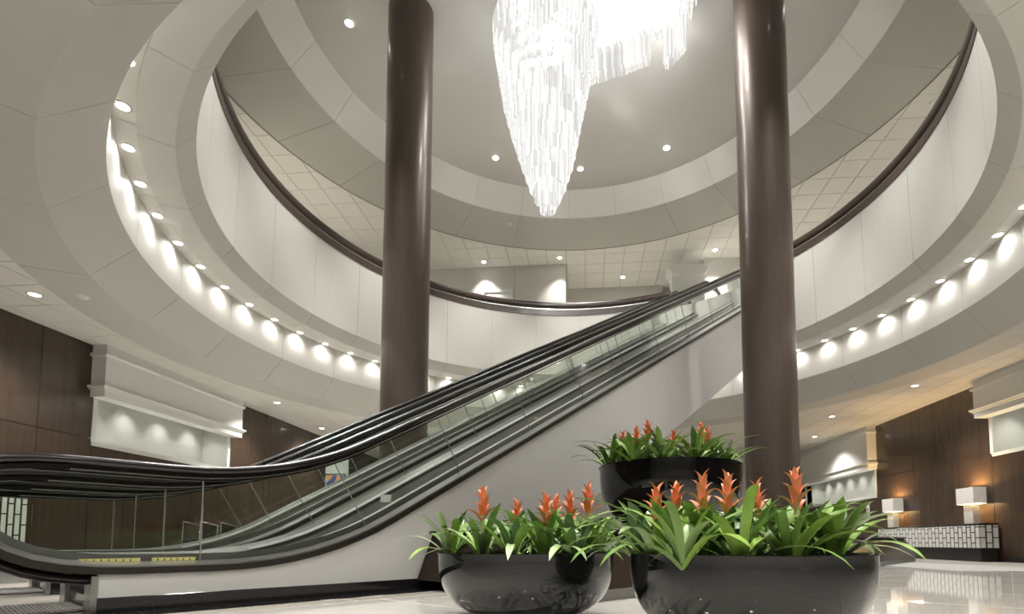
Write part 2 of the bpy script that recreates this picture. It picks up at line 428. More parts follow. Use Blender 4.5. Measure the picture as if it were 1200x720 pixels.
struct(build('baseboard_left', MB().box(XL - .02, XL + .03, 1.3, 20.4, 0, .12), 'woodjoint'), 'dark baseboard along the left wall', 'baseboard')
side = struct(build('wall_side_room', MB().box(-16, XL - .25, 24.5, 24.7, 0, LOWC + .2).box(-16, -15.8, 19, 24.7, 0, LOWC + .2).box(-16, XL - .25, 19, 19.2, 0, LOWC + .2), 'white'), 'white walls of the side room beyond the left wall opening', 'wall')
point(None, (-12.6, 22.4, 3.9), 60, (1, .97, .92), .2)

wr = struct(build('wall_right', MB().box(XR + .02, XR + .25, -9, 7, 0, LOWC + .3).box(XR + .02, XR + .25, 14.4, 19.85, 0, LOWC + .3).box(XR + .02, XR + .25, 7, 14.4, 0, 2.71).box(XR + .02, XR + .25, 19.85, 26, 0, 2.12).box(XR + .02, XR + .25, 26, 29, 0, LOWC + .3), 'woodjoint'),
            'dark walnut panelled right lobby wall behind the table lamps', 'wall')
wood_wall(wr, XR + .02, -1, 14.4, 19.85, .12, LOWC, [14.45 + .95, 15.45, 16.58, 17.68, 18.6], (2.7,)) if False else wood_wall(wr, XR + .02, -1, 14.4, 19.85, .12, LOWC, [15.47, 16.58, 17.68, 18.7], (2.79,))
wood_wall(wr, XR + .02, -1, 2.0, 14.4, 0.12, 2.71, [4, 6, 8, 10, 12.2], ())
wood_wall(wr, XR + .02, -1, 19.85, 26, .12, 2.1, [21, 22.4, 24], ())
niche(wr, XR, -1, 8, 14.35, 2.79, LOWC, .8)
niche(wr, XR, -1, 19.9, 26, 2.20, LOWC, .8)
struct(build('baseboard_right', MB().box(XR - .03, XR + .02, 2, 26, 0, .12), 'woodjoint'), 'dark baseboard along the right wall', 'baseboard')
struct(build('wall_front', MB().box(-11, 11, -8.7, -8.5, 0, UPC + .2), 'plaster'), 'pale wall behind the viewer', 'wall')
struct(build('wall_back', MB().box(XL, XR, 27, 27.25, 0, LOWC + .2), 'white'), 'pale wall at the far end of the lobby', 'wall')

ub = MB().box(-14, -.8, 21.05, 23.4, FL2, UPC + .1).box(-.9, 3.4, 23.2, 23.4, FL2, UPC + .1).box(4.73, 14, 21.05, 21.25, FL2, UPC + .1)
struct(build('wall_upper_back', ub, 'parapet'), 'cream back wall of the upper floor', 'wall')
struct(build('wall_upper_left', MB().box(-11.2, -9.27, 8.5, 12.70, FL2, UPC + .1).box(-11.4, -11.2, -6, 23, FL2, UPC + .1), 'plaster'), 'upper left wall with a corner block', 'wall')
struct(build('wall_upper_right', MB().box(11.2, 11.4, -6, 23, FL2, UPC + .1), 'plaster'), 'upper right wall', 'wall')
d1 = struct(build('door_1', MB().box(-4.17, -3.08, 21.02, 21.06, FL2, 10.74), 'white'), 'white door on the upper back wall', 'door')
build('door_frame', MB().box(-4.27, -4.17, 20.99, 21.06, FL2, 10.86).box(-3.08, -2.98, 20.99, 21.06, FL2, 10.86).box(-4.17, -3.08, 20.99, 21.06, 10.74, 10.86), 'white', d1)
d2 = struct(build('door_2', MB().box(6.2, 7.2, 21.02, 21.06, FL2, 10.9), 'parapet'), 'pale door beyond the top of the escalators', 'door')
build('door_frame', MB().box(6.05, 6.2, 20.98, 21.06, FL2, 11.05).box(7.2, 7.35, 20.98, 21.06, FL2, 11.05).box(6.2, 7.2, 20.98, 21.06, 10.9, 11.05), 'white', d2)
build('wall_seam', MB().box(-2.92, -2.9, 21.035, 21.06, FL2, UPC), 'joint', bpy.data.objects['wall_upper_back'])
pl = tag(empty('pilaster', (3.98, 20.95, 7.22)), 'white square pilaster with moulded cap behind the top of the escalator', 'pilaster')
build('shaft', MB().box(-.62, .62, -.55, .1, FL2 - 7.22, 3.75), 'white', pl)
build('cap', MB().prism([(-.62, 3.62), (.62, 3.62), (.66, 3.68), (.78, 3.92), (.78, 4.0), (-.78, 4.0), (-.78, 3.92), (-.66, 3.68)], 'y', -.7, .1), 'white', pl)
build('panel_frame', MB().box(-.42, -.36, -.58, -.55, .9, 3.2).box(.36, .42, -.58, -.55, .9, 3.2).box(-.36, .36, -.58, -.55, 3.14, 3.2).box(-.36, .36, -.58, -.55, .3, .36), 'white', pl)
build('inner_panel', MB().box(-.27, .27, -.57, -.55, .45, 3.02), 'white', pl)

# ------------------------------------------------------------------ columns
def column(x, y, r, label):
    t = tag(empty('column', (x, y, 0)), label, 'column')
    h = DOME + .01
    build('shaft', MB().lathe([(r, .12), (r * 1.004, h * .33), (r, h * .66), (r * .998, h), (0, h)], 0, 2 * pi, 64), 'column', t, sharp=40)
    build('base_ring', MB().lathe([(0, 0), (r + .06, 0), (r + .06, .1), (r + .01, .14), (r, .14)], 0, 2 * pi, 48), 'frame', t, sharp=40)
cl = W(-.2690 * 11.2, 11.2); cr = W(.429 * 10.3, 10.3)
column(cl[0], cl[1], .495, 'tall dark bronze column behind the escalators, left of the chandelier')
column(cr[0], cr[1], .495, 'tall dark bronze column behind the planters, in front of the escalator top')

# ------------------------------------------------------------------ balcony rail
rl = tag(empty('balcony_rail', (CX, CY, 0)), 'dark brown double balcony rail curving around the atrium on the parapet', 'rail')
a0, a1 = rad(64.6), rad(38.82 + EXTRA + 360)
def rr(cr_, cz, wd, hg, k=10):
    return [(cr_ + wd / 2 * math.copysign(abs(cos(2 * pi * i / k)) ** .6, cos(2 * pi * i / k)), cz + hg / 2 * math.copysign(abs(sin(2 * pi * i / k)) ** .6, sin(2 * pi * i / k))) for i in range(k)]
RR = .6175 * S
build('upper_rail', MB().lathe(rr(RR + .05, 8.545 + DZ, .17, .20, 14), a0, a1, 160, True), 'rail', rl, sharp=50)
build('lower_rail', MB().lathe([(RR - .03, 8.17 + DZ), (RR + .11, 8.17 + DZ), (RR + .11, 8.375 + DZ), (RR - .02, 8.375 + DZ)], a0, a1, 160, True, True), 'rail', rl, sharp=30)
build('steel_strip', MB().lathe([(RR + .0, 8.39 + DZ), (RR + .05, 8.39 + DZ), (RR + .05, 8.405 + DZ), (RR + .0, 8.405 + DZ)], a0, a1, 160, True, True), 'brightsteel', rl, sharp=30)
pm = MB().box(RR + .03, RR + .07, -.012, .012, 8.37 + DZ, 8.47 + DZ).mesh('rail_post', 'rail')
for k in range(50):
    a = rad(66) + rad(6.43) * k
    if a < a1: place('rail_post', pm, rl, (0, 0, 0), (0, 0, a))

# ------------------------------------------------------------------ downlights
ringm = MB().lathe([(.075, 0), (.105, 0), (.105, -.006), (.078, -.014), (.075, -.01)], 0, 2 * pi, 20, True).mesh('trim_ring', 'ring')
lensm = MB().lathe([(0, -.006), (.076, -.006)], 0, 2 * pi, 20).mesh('lens', 'lens')
def downlight(x, y, z, label, group, power, size=110, sc=1, blend=.8, r=.05):
    t = tag(empty('downlight', (x, y, z)), label, 'downlight', group); t.scale = (sc, sc, 1)
    place('trim_ring', ringm, t); place('lens', lensm, t)
    spot(t, (0, 0, -.03), power, size, blend, r=r)
    return t
ordn = ['first', 'second', 'third', 'fourth', 'fifth', 'sixth', 'seventh', 'eighth', 'ninth', 'tenth', 'eleventh', 'twelfth', 'thirteenth', 'fourteenth', 'fifteenth', 'sixteenth', 'seventeenth', 'eighteenth', 'nineteenth', 'twentieth', '21st', '22nd', '23rd', '24th', '25th', '26th', '27th', '28th', '29th', '30th', '31st', '32nd', '33rd', '34th', '35th', '36th']
RC = .692 * S
for k in range(56):
    ad = (P28 + 3.214 + 6.4286 * k) % 360
    x, y = CX + RC * cos(rad(ad)), CY + RC * sin(rad(ad))
    # counted along the cove from behind the left column (about 151 deg) leftwards, or from the right column rightwards
    if 95 < ad <= 278:
        q = int((ad - 95) / 6.4286); lab = 'cove downlight, %s counted leftwards from the cove centre' % ordn[q]
    else:
        q = int((95 - (ad if ad < 200 else ad - 360)) / 6.4286); lab = 'cove downlight, %s counted rightwards from the cove centre' % ordn[q]
    downlight(x, y, ZH(.499) - .002, lab, 'cove downlights', P_COVE, 155, .95, 1, .05)
for k in range(12):
    ad = (89.9 + 30 * k) % 360
    x, y = CX + .4735 * S * cos(rad(ad)), CY + .4735 * S * sin(rad(ad))
    side_ = 'left' if 95 < ad < 265 else 'right'
    lab = {0: 'dome downlight just right of the chandelier tip', 1: 'dome downlight just left of the chandelier tip', 2: 'dome downlight beside the left column on its right', 3: 'dome downlight left of the left column', 11: 'dome downlight between chandelier tip and right column'}.get(k, 'dome downlight nearer than the frame shows, %s round the ring after the left column' % ordn[k - 4])
    downlight(x, y, DOME - .01, lab, 'dome downlights', P_DOME, 50, 1.25, .9, .06)
for x, y, lab in ((-9.56, 13.83, 'upper ceiling downlight nearest the left rail end'), (-9.51, 16.93, 'upper ceiling downlight left of the left column above the rail'), (-4.1, 20.61, 'upper ceiling downlight just right of the left column'), (-1.02, 20.53, 'upper ceiling downlight under the chandelier tip'), (5.03, 20.43, 'upper ceiling downlight above the white pilaster'), (1.6, 22.3, 'upper downlight in the recess left of the pilaster'), (8.6, 19.4, 'upper ceiling downlight hidden behind the right column'), (9.6, 13.2, 'upper ceiling downlight hidden by the right rail')):
    downlight(x, y, UPC - .003, lab, 'upper ceiling downlights', P_UP * (.4 if y > 20 and x < 0 else 1), 75, 1.2, .9)
for x, y, lab in ((-9.23, 8.0, 'lobby ceiling downlight over the left walnut wall'), (-9.2, 15.0, 'lobby ceiling downlight near the far end of the left cornice'), (-9.65, 18.57, 'lobby ceiling downlight just above the escalator handrail at left'), (8.73, 14.66, 'lobby ceiling downlight nearer the right cornice'), (8.12, 18.1, 'lobby ceiling downlight farther along the right side'), (-9.3, 4.5, 'lobby ceiling downlight out of view at near left'), (9.2, 9.5, 'lobby ceiling downlight out of view at near right'), (-4, 22.3, 'lobby ceiling downlight behind the left column'), (3, 22.8, 'lobby ceiling downlight behind the escalator cladding'), (-8.6, 21.9, 'lobby ceiling downlight by the side room opening'), (9.0, 21.6, 'lobby ceiling downlight farthest along the right side'), (-2.8, 1.1, 'added fill downlight over the near end of the escalators'), (.5, 1.0, 'added fill downlight above the viewer'), (3.6, 1.0, 'added fill downlight above the right of the viewer'), (-6, -1, 'added fill downlight behind the viewer at left'), (0, -1.5, 'added fill downlight right behind the viewer'), (6, -1, 'added fill downlight behind the viewer at right'), (-6, -5, 'added fill downlight by the front wall at left'), (0, -5, 'added fill downlight by the front wall in the middle'), (6, -5, 'added fill downlight by the front wall at right')):
    downlight(x, y, LOWC - .003, lab, 'lobby ceiling downlights', P_LOW, 120, 1.1)  # those over and behind the viewer are unseen fill, added to lift the light
for x, y, z, lab in ((-8.38, 8.03, ZH(.3725), 'small round detector on the left bulkhead soffit'), (-2.68, 18.0, ZH(1.021), 'small round detector on the drum soffit'), (8.92, 13.77, UPC, 'small round detector on the right upper ceiling')):
    t = tag(empty('smoke_detector', (x, y, z)), lab, 'detector')
    build('cover', MB().lathe([(0, -.03), (.07, -.025), (.09, 0)], 0, 2 * pi, 20), 'ring', t)
    build('sensor', MB().lathe([(0, -.04), (.03, -.04), (.035, -.026)], 0, 2 * pi, 12), 'white', t)

# ------------------------------------------------------------------ chandelier
def rod_material():                                # clear lit glass: half see-through, each rod glowing a little differently
    m = bpy.data.materials.new('lit_glass_rod'); m.use_nodes = True; nt = m.node_tree
    nt.nodes.remove(nt.nodes['Principled BSDF'])
    g = nt.nodes.new('ShaderNodeNewGeometry'); r = nt.nodes.new('ShaderNodeMapRange')
    r.inputs[3].default_value = .36; r.inputs[4].default_value = .68
    nt.links.new(g.outputs['Random Per Island'], r.inputs[0])
    e = nt.nodes.new('ShaderNodeEmission'); e.inputs[0].default_value = (1, .985, .95, 1); nt.links.new(r.outputs[0], e.inputs[1])
    t = nt.nodes.new('ShaderNodeBsdfTransparent'); mx = nt.nodes.new('ShaderNodeMixShader'); mx.inputs[0].default_value = .5
    nt.links.new(t.outputs[0], mx.inputs[1]); nt.links.new(e.outputs[0], mx.inputs[2]); nt.links.new(mx.outputs[0], nt.nodes['Material Output'].inputs[0])
    return m
M['rod'] = rod_material()
ch = tag(empty('chandelier', (-.85, 11.5, DOME)), 'large white glass rod chandelier spiralling down from the round ceiling', 'chandelier')
OX, OY, OZ = -.85, 11.5, DOME
canopy = [(-1.22, .3), (-1.18, .65), (-.9, .95), (-.4, 1.0), (.2, .85), (.7, .55), (1.5, .45), (2.4, .2), (3.1, -.1), (3.4, -.8), (3.0, -1.6), (2.0, -2.0), (.9, -2.0), (0, -1.5), (-.4, -1.0), (-.8, -.85), (-1.12, -.4)]
build('canopy', MB().prism(canopy, 'z', -.10, -.03), 'white', ch)
build('canopy_gap_shade', MB().prism([(x * .93 + .03, y * .93) for x, y in canopy], 'z', -.03, .03), 'grid', ch)  # dark slab painting the shadow gap between canopy and ceiling
def rod(mb, x, y, zt, zb, r=.019):
    n = 6; vs = []; 
    for z in (zt, zb):
        vs += [(x + r * cos(2 * pi * k / n), y + r * sin(2 * pi * k / n), z) for k in range(n)]
    vs += [(x + r * .62 * cos(2 * pi * k / n), y + r * .62 * sin(2 * pi * k / n), zb) for k in range(n)]
    vs += [(x + r * .62 * cos(2 * pi * k / n), y + r * .62 * sin(2 * pi * k / n), zb + .06) for k in range(n)]
    fs = []
    for a, b in ((0, 6), (6, 12), (12, 18)):
        fs += [(a + k, a + (k + 1) % n, b + (k + 1) % n, b + k) for k in range(n)]
    fs += [[18 + k for k in range(n)]]
    mb.add(vs, fs, False)
def lerp(tab, z):
    for (z0, *a), (z1, *b) in zip(tab[:-1], tab[1:]):
        if z0 >= z >= z1:
            f = (z0 - z) / (z0 - z1); return [p + (q - p) * f for p, q in zip(a, b)]
    return list(tab[-1][1:])
CONE = [(12.3, -.05, 1.20), (11.8, -.02, 1.20), (11.1, -.05, 1.06), (10.33, -.06, .93), (9.6, -.03, .75), (8.87, .0, .57), (8.3, .02, .38), (7.9, .02, .17)]
tz = [12.15, 11.85, 11.55, 11.25, 10.95, 10.65, 10.35, 10.05, 9.75, 9.47, 9.19, 8.91, 8.63, 8.38, 8.14, 7.9]
for zi, zb in enumerate(tz):
    c, r = lerp(CONE, zb); mb = MB()
    for lay in (0, 1, 2):
        r_ = r - lay * .085
        if r_ < .05: continue
        n = max(6, int(2 * pi * r_ / .052))
        for k in range(n):
            a = 2 * pi * (k + .5 * lay) / n
            wob = .06 * sin(3 * a + zi) + .10 * cos(a + 1.2)
            rod(mb, c + r_ * cos(a), r_ * sin(a), zb + DZ - OZ + .50 + wob * .4 + lay * .02, zb + DZ - OZ + wob * .5 + lay * .05 + random.uniform(-.015, .015))
    o = build('rod_tier', mb, 'rod', ch); o['kind'] = 'stuff'
path = [(.55, .75), (1.1, .5), (1.7, .35), (2.3, .12), (2.75, -.1), (3.05, -.5), (3.0, -1.1), (2.5, -1.6), (1.7, -1.75), (.9, -1.65), (.2, -1.25), (-.3, -.9)]
fine = []
for i in range(len(path) - 1):
    (xa, ya), (xb, yb) = path[i], path[i + 1]
    n = int(math.hypot(xb - xa, yb - ya) / .058)
    for k in range(n): fine.append((xa + (xb - xa) * k / n, ya + (yb - ya) * k / n, (yb - ya), -(xb - xa)))
for lay in range(5):
    mb = MB()
    for i, (x, y, nx, ny) in enumerate(fine):
        L = math.hypot(nx, ny); off = (lay - 2) * .11
        px, py = x + nx / L * off, y + ny / L * off
        wx = px + OX
        if px < .9: zb = 11.25 + .25 * (px - .55)
        elif wx < 1.55 and py > -.4: zb = 11.45
        elif wx < 1.78 and py > -.4: zb = 11.95
        elif py > -.5: zb = 11.15 + .12 * (wx - 1.8) + (.0 if wx < 2.25 else .5)
        else: zb = 11.75
        zb += .04 * (lay - 2) + random.uniform(-.02, .02)
        rod(mb, px, py, -.1, min(zb + .35, 12.15) + DZ - OZ if lay in (0, 4) else zb + DZ - OZ)
    o = build('rod_curtain', mb, 'rod', ch); o['kind'] = 'stuff'
for x, y, z in ((0, 0, 11.9), (.0, .0, 11.2), (0, 0, 10.5), (0, 0, 9.8), (0, 0, 9.0), (1.4, .3, 12.0), (2.6, -.2, 12.0), (1.6, -1.6, 12.0)):
    point(ch, (x, y, z - OZ), P_CHAND * (.6 if x > 1 else 1), (1, .98, .94), .3)

# ------------------------------------------------------------------ escalators
def fillet(pts, rads, n=8):
    out = [pts[0]]
    for i in range(1, len(pts) - 1):
        p, q, s_ = Vector(pts[i - 1]), Vector(pts[i]), Vector(pts[i + 1])
        d = rads[i - 1]; a = q + (p - q).normalized() * d; b = q + (s_ - q).normalized() * d
        for k in range(n + 1):
            f = k / n; out.append(tuple(a * (1 - f) ** 2 + q * 2 * f * (1 - f) + b * f * f))
    out.append(pts[-1]); return out
SL = .5625
HB = .845                                           # handrail frame underside, level part
FE = FL2 / K                                        # upper floor level in the escalator's own units
tA = (HB - .324) / SL
HT = FE + HB; tB = (HT - .324) / SL
dz_ = lambda t: -.396 + .561 * t                     # cladding top on the incline
DB = .252; tD = (DB + .396) / .561
DT = FE + DB; tE = (DT + .396) / .561
TEND = tB + .6
def hpath():
    rx, rz, cz = .40, .365, .555
    lower = [(.10, .195)]
    arc = [(-.1, .197), (-.27, .202), (-.43, .230), (-.52, .259), (-.605, .30), (-.70, .358), (-.78, .43), (-.84, .51), (-.87, .60), (-.87, .69), (-.835, .77), (-.78, .83), (-.71, .87), (-.62, .895), (-.50, .912), (-.35, cz + rz)]
    top = fillet([arc[-1], (tA, cz + rz), (tB, cz + rz + FE), (TEND, cz + rz + FE)], [.75, .2])
    arc2 = [(TEND + rx * sin(rad(a)), cz + FE + rz * cos(rad(a))) for a in range(15, 181, 15)]
    return lower + arc + top[1:] + arc2
HP = hpath()
NEW = [(-.80, .60), (-.775, .51), (-.70, .43), (-.61, .362), (-.55, .333), (-.493, .308), (-.369, .278), (-.21, .258)]
DP = NEW + fillet([(-.05, DB), (tD, DB), (tE, DT), (TEND + .25, DT)], [.75, .2])
FP = fillet([(-.5, HB), (tA, HB), (tB, HT), (TEND + .1, HT)], [.75, .2])
def at(path, t):
    for (a, za), (b, zb) in zip(path[:-1], path[1:]):
        if a <= t <= b and b > a: return za + (zb - za) * (t - a) / (b - a)
    return path[0][1] if t < path[0][0] else path[-1][1]
def oval(w, h, k=12): return [(w / 2 * math.copysign(abs(cos(2 * pi * i / k)) ** .7, cos(2 * pi * i / k)), h / 2 * math.copysign(abs(sin(2 * pi * i / k)) ** .7, sin(2 * pi * i / k))) for i in range(k)]
def rect(y0, y1, h0, h1): return [(y0, h0), (y1, h0), (y1, h1), (y0, h1)]
WID = .91
joints = [.36, 1.62, 2.67, 3.73, 4.79, 5.84, 6.89, 7.97, 9.05, 10.12, 11.2]
def make_escalator():
    root = empty('escalator', (EX, EY, 0), EA); root.scale = (K, K, K)
    for side_, yc in ((-1, 0), (1, WID)):
        build('handrail', MB().sweep(HP, [(y + yc, h) for y, h in oval(.10, .06)]), 'rubber', root, sharp=50)
        fr = MB().sweep(FP, [(y + yc, h) for y, h in rect(-.028, .028, .0, .055)], False)
        f = build('handrail_frame', fr, 'frame', root)
        build('edge_strip', MB().sweep(FP, [(y + yc, h) for y, h in rect(-.033, -.027, .012, .022)], False), 'brightsteel', f)
        build('edge_strip', MB().sweep(FP, [(y + yc, h) for y, h in rect(.027, .033, .012, .022)], False), 'brightsteel', f)
        # newel curve lining inside the handrail
        arc = [(a_, z_ + .0) for a_, z_ in HP[1:17]]
        build('newel_band', MB().sweep(arc, [(y + yc, h) for y, h in rect(-.045, .045, -.062, -.032)], True), 'frame', root, sharp=40)
        # glass panes
        ts = [-.50] + joints + [TEND]
        for a, b in zip(ts[:-1], ts[1:]):
            def tt(t, z):    # joint leans back on the incline
                if t < .5: return t
                return t - (z - at(DP, t)) * math.tan(rad(29.8))
            m = 8; lo = []; hi = []
            for k in range(m + 1):
                t = a + .006 + (b - a - .012) * k / m
                lo.append((t, at(DP, t) + .03))
                th = t if t < .5 else t - .31 * min(1, (t - .5) / .6)
                hi.append((th, at(FP, th) + .01))
            vs = []; 
            for y in (-.006, .006):
                vs += [(t, y + yc, z) for t, z in lo] + [(t, y + yc, z) for t, z in hi]
            q = 2 * (m + 1); fs = []
            for k in range(m):
                fs += [(k, k + 1, m + 2 + k, m + 1 + k), (q + k, q + m + 1 + k, q + m + 2 + k, q + k + 1),
                       (k, q + k, q + k + 1, k + 1), (m + 1 + k, m + 2 + k, q + m + 2 + k, q + m + 1 + k)]
            fs += [(0, m + 1, q + m + 1, q), (m, q + m, q + 2 * m + 1, 2 * m + 1)]
            build('glass_pane', MB().add(vs, fs), 'glass', root)
            if b < TEND:                            # slim seal at the joint
                (ta, za), (tb_, zb_) = lo[-1], hi[-1]
                build('joint_seal', MB().prism([(ta, za), (ta + .006, za), (tb_ + .006, zb_), (tb_, zb_)], 'y', yc - .0065, yc + .0065), 'seal', root)
        if True:                                    # newel glass: half disc beyond the first pane
            arcn = [(-.5, .865), (-.62, .845), (-.72, .80), (-.79, .72), (-.81, .62), (-.78, .52), (-.70, .44), (-.608, .37), (-.5, .315)]
            build('newel_glass', MB().prism(arcn, 'y', yc - .006, yc + .006), 'glass', root)
            arcn = [(TEND + .34 * sin(rad(a)), .555 + FE - .30 * cos(rad(a))) for a in range(0, 181, 15)]
            build('newel_glass', MB().prism(arcn, 'y', yc - .006, yc + .006), 'glass', root)
        s_ = side_
        o0, o1 = (yc - .11, yc - .012) if s_ < 0 else (yc + .012, yc + .11)
        build('outer_deck', MB().sweep(DP, [(o0, .035 if s_ < 0 else .055), (o1, .055 if s_ < 0 else .035), (o1, .02), (o0, .02)], False), 'steel', root)
        build('deck_trim', MB().sweep(DP, rect(yc - .115, yc + .115, -.022, .022), False), 'browntrim', root)
        i0, i1 = (yc + .008, yc + .15) if s_ < 0 else (yc - .15, yc - .008)
        hA, hB = (.10, .055) if s_ < 0 else (.055, .10)
        build('inner_deck', MB().sweep(DP, [(i0, .02), (i1, .02), (i1, hB), (i0, hA)], False), 'darksteel', root)
        e = i1 - .004 if s_ < 0 else i0
        build('skirt_edge', MB().sweep([p for p in DP if p[0] > .9], rect(e, e + .012, .058, .080), False), 'edge', root)
        build('skirt_panel', MB().sweep([p for p in DP if p[0] > -.06], rect(min(e, e + .01), max(e, e + .01), -.22, .055), False), 'skirt', root)
    # truss box with its cladding below the deck
    n = 40
    t_end = TEND + .2
    up = [(t, at(DP, t) - .02) for t in [-.2 + (t_end + .2) * k / n for k in range(n + 1)]]
    tu = (FE - .75 - .095) / .561 + 3.21
    lowp = [(t_end, FE - .75), (tu, FE - .75), (3.21, 0.095), (-.2, .095)]
    build('truss_cladding', MB().prism(up + lowp, 'y', -.10, -.06), 'clad', root)
    build('truss_cladding', MB().prism(up + lowp, 'y', WID + .06, WID + .10), 'clad', root)
    build('truss_underside', MB().prism([(3.21, .095), (tu, FE - .75), (t_end, FE - .75), (t_end, FE - .65), (tu - .05, FE - .65), (3.14, .095)], 'y', -.06, WID + .06), 'clad', root)
    build('granite_plinth', MB().bbox(-.2, 3.1, -.105, WID + .105, 0, .095, .004), 'granite', root)
    build('end_cover', MB().box(-.23, -.2, -.11, .1, 0, .225), 'steel', root); build('end_cover', MB().box(-.23, -.2, WID - .1, WID + .11, 0, .21), 'steel', root)
    build('floor_plate', MB().box(-1.75, .55, .13, WID - .13, 0.0, .012), 'plate', root)
    gr = MB()
    for k in range(100): gr.box(-1.7 + k * .022, -1.69 + k * .022, .15, WID - .15, .012, .017)
    g = build('tread_grooves', gr, 'plate', root); g['kind'] = 'stuff'
    st = MB().box(0, .40, .16, WID - .16, -.20, 0).box(0, .012, .16, WID - .16, -.02, .004).mesh('step', 'plate')
    for k in range(34):
        t = .6 + k * .40
        z = max(.01, dz_(t) - .07)
        if t < tE - .2: place('step', st, root, (t, 0, min(z, FE - .02)))
    # yellow caution labels along the deck
    for k, (ta, tb) in enumerate(((-.28, .02), (.08, .33))):
        y = build('caution_sticker', MB().box(ta, tb, -.016, -.013, .300, .328), 'yellow', root)
        bars = MB()
        for q in range(7): bars.box(ta + .03 + q * .036, ta + .036 + q * .036, -.0175, -.016, .305, .323)
        build('sticker_marks', bars, 'black', y)
    return root
e1 = tag(make_escalator(), 'nearer escalator with clear glass balustrades and black handrails, white clad side facing the planters', 'escalator', 'pair of escalators')
e2 = copy_tree(e1); e2.location = (*EW(0, 1.85), 0)
tag(e2, 'farther escalator running beside the first, seen through its glass', 'escalator', 'pair of escalators')
struct(build('trim_11', MB().box(tE - .3, TEND + 1.2, .15, 2.6, FE - .3, FE + .002), 'plate', None, (EX, EY, 0), (0, 0, EA)), 'steel landing at the top of the escalators', 'landing')
bpy.data.objects['trim_11'].scale = (K, K, K)
# small blank white plate by the near skirt
np_ = tag(build('white_plate', MB().box(0, .12, 0, .008, 0, .085), 'white', None, (*EW(1.85, .165), .80 * K), (0, 0, EA - .2)), 'small blank white plate inside the nearer escalator above the skirt', 'sign')

# ------------------------------------------------------------------ granite bench along the escalator
bt = tag(empty('granite_bench', (*EW(2.06, -.115), 0), EA - rad(3.7)), 'long dark polished granite bench with sloping sides along the escalator wall', 'bench')
bt.scale = (K, K, K)
B0, B1, N0, N1, BH = .0, 11.3, -1.87, -.01, .53

bx_, by_ = EW(2.06, -.115); cdx, cdy = (cr[0] - bx_) / K, (cr[1] - by_) / K; EB = EA - rad(3.7)
TC, NC = cos(EB) * cdx + sin(EB) * cdy, -sin(EB) * cdx + cos(EB) * cdy   # the column stands in a cut-out of the bench
build('core', MB().box(B0 + .2, TC - .46, N0 + .3, N1, .085, BH - .04), 'black', bt); build('core', MB().box(TC + .46, B1 - .3, N0 + .3, N1, .085, BH - .04), 'black', bt)
L = (B1 - B0) / 10
for k in range(10):                                 # front slabs
    a, b = B0 + k * L, B0 + (k + 1) * L
    aa = a + (.0 if k == 0 else .003); bb = b - (.0 if k == 9 else .003)
    at_, bt_ = aa + (.16 if k == 0 else 0), bb - (.26 if k == 9 else 0)
    v = [(aa, N0, .085), (bb, N0, .085), (bt_, N0 + .2, BH - .03), (at_, N0 + .2, BH - .03), (aa, N0 + .04, .085), (bb, N0 + .04, .085), (bt_, N0 + .25, BH - .03), (at_, N0 + .25, BH - .03)]
    build('side_slab', MB().add(v, [(0, 1, 2, 3), (7, 6, 5, 4), (0, 4, 5, 1), (1, 5, 6, 2), (2, 6, 7, 3), (3, 7, 4, 0)]), 'bench', bt)
    ta, tb = aa + (.12 if k == 0 else 0), bb - (.22 if k == 9 else 0)
    if tb < TC - .46 or ta > TC + .46: build('top_slab', MB().bbox(ta, tb, N0 + .16, N1 - .002, BH - .03, BH, .004), 'bench', bt)
    else: build('top_slab', MB().bbox(ta, tb, N0 + .16, NC - .46, BH - .03, BH, .004), 'bench', bt)
build('plinth', MB().box(B0 + .03, B1 - .06, N0 + .05, NC - .46, 0, .085), 'kerb', bt)
for xx, dx in ((B0, .16), (B1, -.26)):
    v = [(xx, N0, .085), (xx, N1, .085), (xx + dx, N1, BH - .03), (xx + dx, N0 + .2, BH - .03)]
    v += [(p[0] + (.03 if dx > 0 else -.03), p[1], p[2]) for p in v]
    build('end_slab', MB().add(v, [(0, 1, 2, 3), (7, 6, 5, 4), (0, 4, 5, 1), (1, 5, 6, 2), (2, 6, 7, 3), (3, 7, 4, 0)]), 'bench', bt)

# ------------------------------------------------------------------ planter bowls
def bowl(name, x, y, z, R, H, label):
    x, y, z, R, H = x * K, y * K, z * K, R * K, H * K
    t = tag(empty(name, (x, y, z)), label, 'planter', 'black planter bowls')
    pr = [(0, 0), (R * .47, 0), (R * .50, .006)]
    for k in range(1, 17):
        s_ = k / 16; pr.append((R * (1 - (1 - s_) ** 2.9) ** (1 / 2.9) * .985 if s_ < 1 else R * .99, .006 + (H - .006) * s_))
    pr = [p for p in pr if not (p[1] > .006 and p[0] < R * .50)]
    pr += [(R, H - .004), (R * .998, H), (R - .028, H), (R - .032, H - .006), (R - .04, H - .12), (R * .6, H - .14)]
    build('bowl_shell', MB().lathe(pr, 0, 2 * pi, 96), 'pot', t, sharp=50)
    soil = MB().lathe([(R - .036, H - .045), (R * .6, H - .025), (R * .3, H - .03), (0, H - .02)], 0, 2 * pi, 40)
    build('soil', soil, 'soil', t)
    return t
pL = W(-.035 * 3.05, 3.05); pB = W(.373 * 2.31, 2.31); pU = W(.234 * 5.72, 5.72)
bowl('planter_bowl', pL[0], pL[1], 0, .50, .372, 'glossy black bowl planter on the floor at left, nearest the escalator')
bowl('planter_bowl', pB[0], pB[1], 0, .50, .384, 'largest looking glossy black bowl planter at front right')
UH = .70
bowl('planter_bowl', pU[0], pU[1], BH, .76, UH, 'glossy black bowl planter raised on the granite bench behind the other two')

